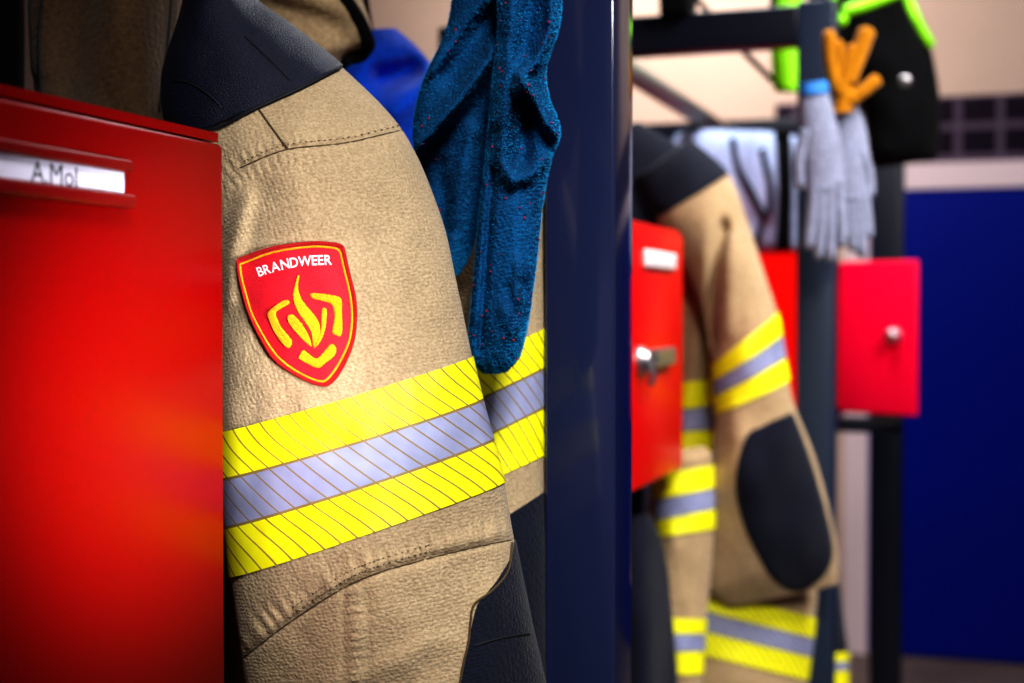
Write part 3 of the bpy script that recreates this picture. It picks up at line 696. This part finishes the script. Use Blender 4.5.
mb.add([v.co.copy() for v in bm.verts], [[v.index for v in f.verts] for f in bm.faces]); bm.free(); mb.tube([c, P(838, -10, 2.85), Vector((-.30, 2.70, ZB+.0425))], .003, 6)
tag(mb.build('lime_toggle', M['lime'], None), 'small lime green toggle hanging on a cord near the orange glove', 'toggle')
# pale blue cloth hanging under the rail
tp = thing('hanging_overall', 'pale blue-grey overall hanging behind the far tan jacket with dark straps', 'overall', P(745, 260, 3.6))
lp = Loft([(676, 134, 720, 130, 3.65, .03), (672, 150, 800, 138, 3.65, .05), (690, 185, 806, 180, 3.65, .06), (705, 230, 806, 230, 3.65, .05), (715, 246, 808, 246, 3.65, .04), (720, 252, 810, 252, 3.65, .02)], lambda x, y:   .008*math.sin(x*.16+y*.02)+.010*noise.noise(Vector((x*.04, y*.02, 2))), sag=2)
lp.build('overall_body', M['pale'], tp, 0, None, 60, 80); TP = bvh((lp, 60, 80))
for pl, r in (([(782, 132), (783, 190), (782, 250)], .020), ([(733, 140), (738, 170), (752, 195), (762, 215), (758, 238), (748, 240)], .008), ([(762, 150), (770, 185), (768, 215)], .008)):
    mb = MB(); ribbon(mb, TP, pl, r, 3.6); mb.build('strap', M['black'], tp)
# box on the top bar, grey pipe by the jamb
mb = MB(); a = P(658, 18, 2.66); b = P(690, 18, 2.66); mb.box(a.x, b.x, 2.62, 2.70, ZB+.0305, ZB+.12, .006)
tag(flat(mb.build('storage_box', M['black'], None)), 'small black box standing on the dark top bar behind the front post', 'box')

top = Vector((-.33, 2.675, ZB+.040))
mb = MB(); p = lB.pt(0, PI); mb.tube([p+Vector((.02, .02, -.01)), (p+top)/2+Vector((0, 0, .05)), top], .005, 8); mb.build('hanging_loop', M['black'], tb)
mb = MB(); p = lv.pt(0, PI/2); mb.tube([p+Vector((0, 0, -.01)), p+Vector((0, -.06, .03)), Vector((p.x, 2.67, ZB+.038))], .006, 8); mb.build('hanging_loop', M['black'], tv)

# hooks and hanging loops that carry the garments (above the frame)
for (t, x, y, z) in ((j1, *lt.pt(0, PI/2)), (j2, *lc.pt(0, PI/2)), (j3, *lT.pt(0, PI/2)), (jb, *lb.pt(0, PI/2)), (jk, *lk.pt(0, PI/2))):
    mb = MB(); p = Vector((x, y, z)); q = Vector((-.745, y, ZB-.015))
    mb.tube([p+Vector((0, 0, -.02)), (p+q)/2+Vector((0, 0, .01)), q], .004, 8); mb.build('hanging_loop', M['black'], t)

# ------------------------------------------------------------------ light
def area(name, loc, target, size, power, col=(1, 1, 1), sizey=None, spread=180):
    l = bpy.data.lights.new(name, 'AREA'); l.energy = power; l.size = size; l.color = col
    if sizey: l.shape = 'RECTANGLE'; l.size_y = sizey
    l.spread = math.radians(spread)
    o = bpy.data.objects.new(name, l); COL.objects.link(o); o.location = loc
    o.rotation_euler = (Vector(target)-Vector(loc)).to_track_quat('-Z', 'Y').to_euler(); return o
def spot(name, loc, target, power, ang, blend=1, r=.05, col=(1, 1, 1)):
    l = bpy.data.lights.new(name, 'SPOT'); l.energy = power; l.spot_size = math.radians(ang); l.spot_blend = blend; l.shadow_soft_size = r; l.color = col
    o = bpy.data.objects.new(name, l); COL.objects.link(o); o.location = loc
    o.rotation_euler = (Vector(target)-Vector(loc)).to_track_quat('-Z', 'Y').to_euler(); return o
area('key_light', (.42, -.30, 2.45), (-.10, 1.05, 1.45), .30, 4.1, (1, .97, .93), .4, 50)
area('aisle_light', (.9, 1.0, 3.0), (-.3, 1.3, 1.4), .7, 3, (1, .96, .92), 1.3, 100)
spot('door_fill_spot', (.05, .50, 1.34), onx(158, 392, LX), 40, 37, 1, .05, (1, .97, .95))  # added spot without a lamp, brightens the middle of the near door
area('far_aisle_light', (.75, 1.9, 2.8), (-.4, 2.9, 1.3), .5, 13, (1, .95, .9), 1.0, 85)
area('rack_fill', (-.55, 3.0, 3.1), (-.65, 3.5, 1.6), .6, 34, (.95, .96, 1), .6)  # added fill for the pale overall and the rail, no lamp here
area('back_wall_fill', (-1.35, 5.0, 3.1), (-1.35, BY, 2.35), .7, 24, (1, .92, .88), .3)  # added fill that whitens the left of the back wall
area('hall_light', (1.2, 5.5, 3.25), (1.0, BY, 2.0), .8, 6, (.95, .95, 1), .3)
area('rear_wall_fill', (-1.2, -1.5, 3.1), (-1.2, -2.5, 1.5), 1.2, 22, (.95, .92, 1), .5)  # added to light the strip that the near post reflects
area('side_wall_fill', (2.2, 2.0, 3.2), (3.0, 2.2, 1.5), 1.2, 10, (.95, .92, 1), .6)  # added to brighten the unseen right wall for reflections in the posts
w = bpy.data.worlds.new('world'); bpy.context.scene.world = w; w.use_nodes = True
w.node_tree.nodes['Background'].inputs[0].default_value = (.02, .022, .03, 1); w.node_tree.nodes['Background'].inputs[1].default_value = 1
vs = bpy.context.scene.view_settings; vs.view_transform = 'Standard'; vs.look = 'High Contrast'; vs.exposure = .1
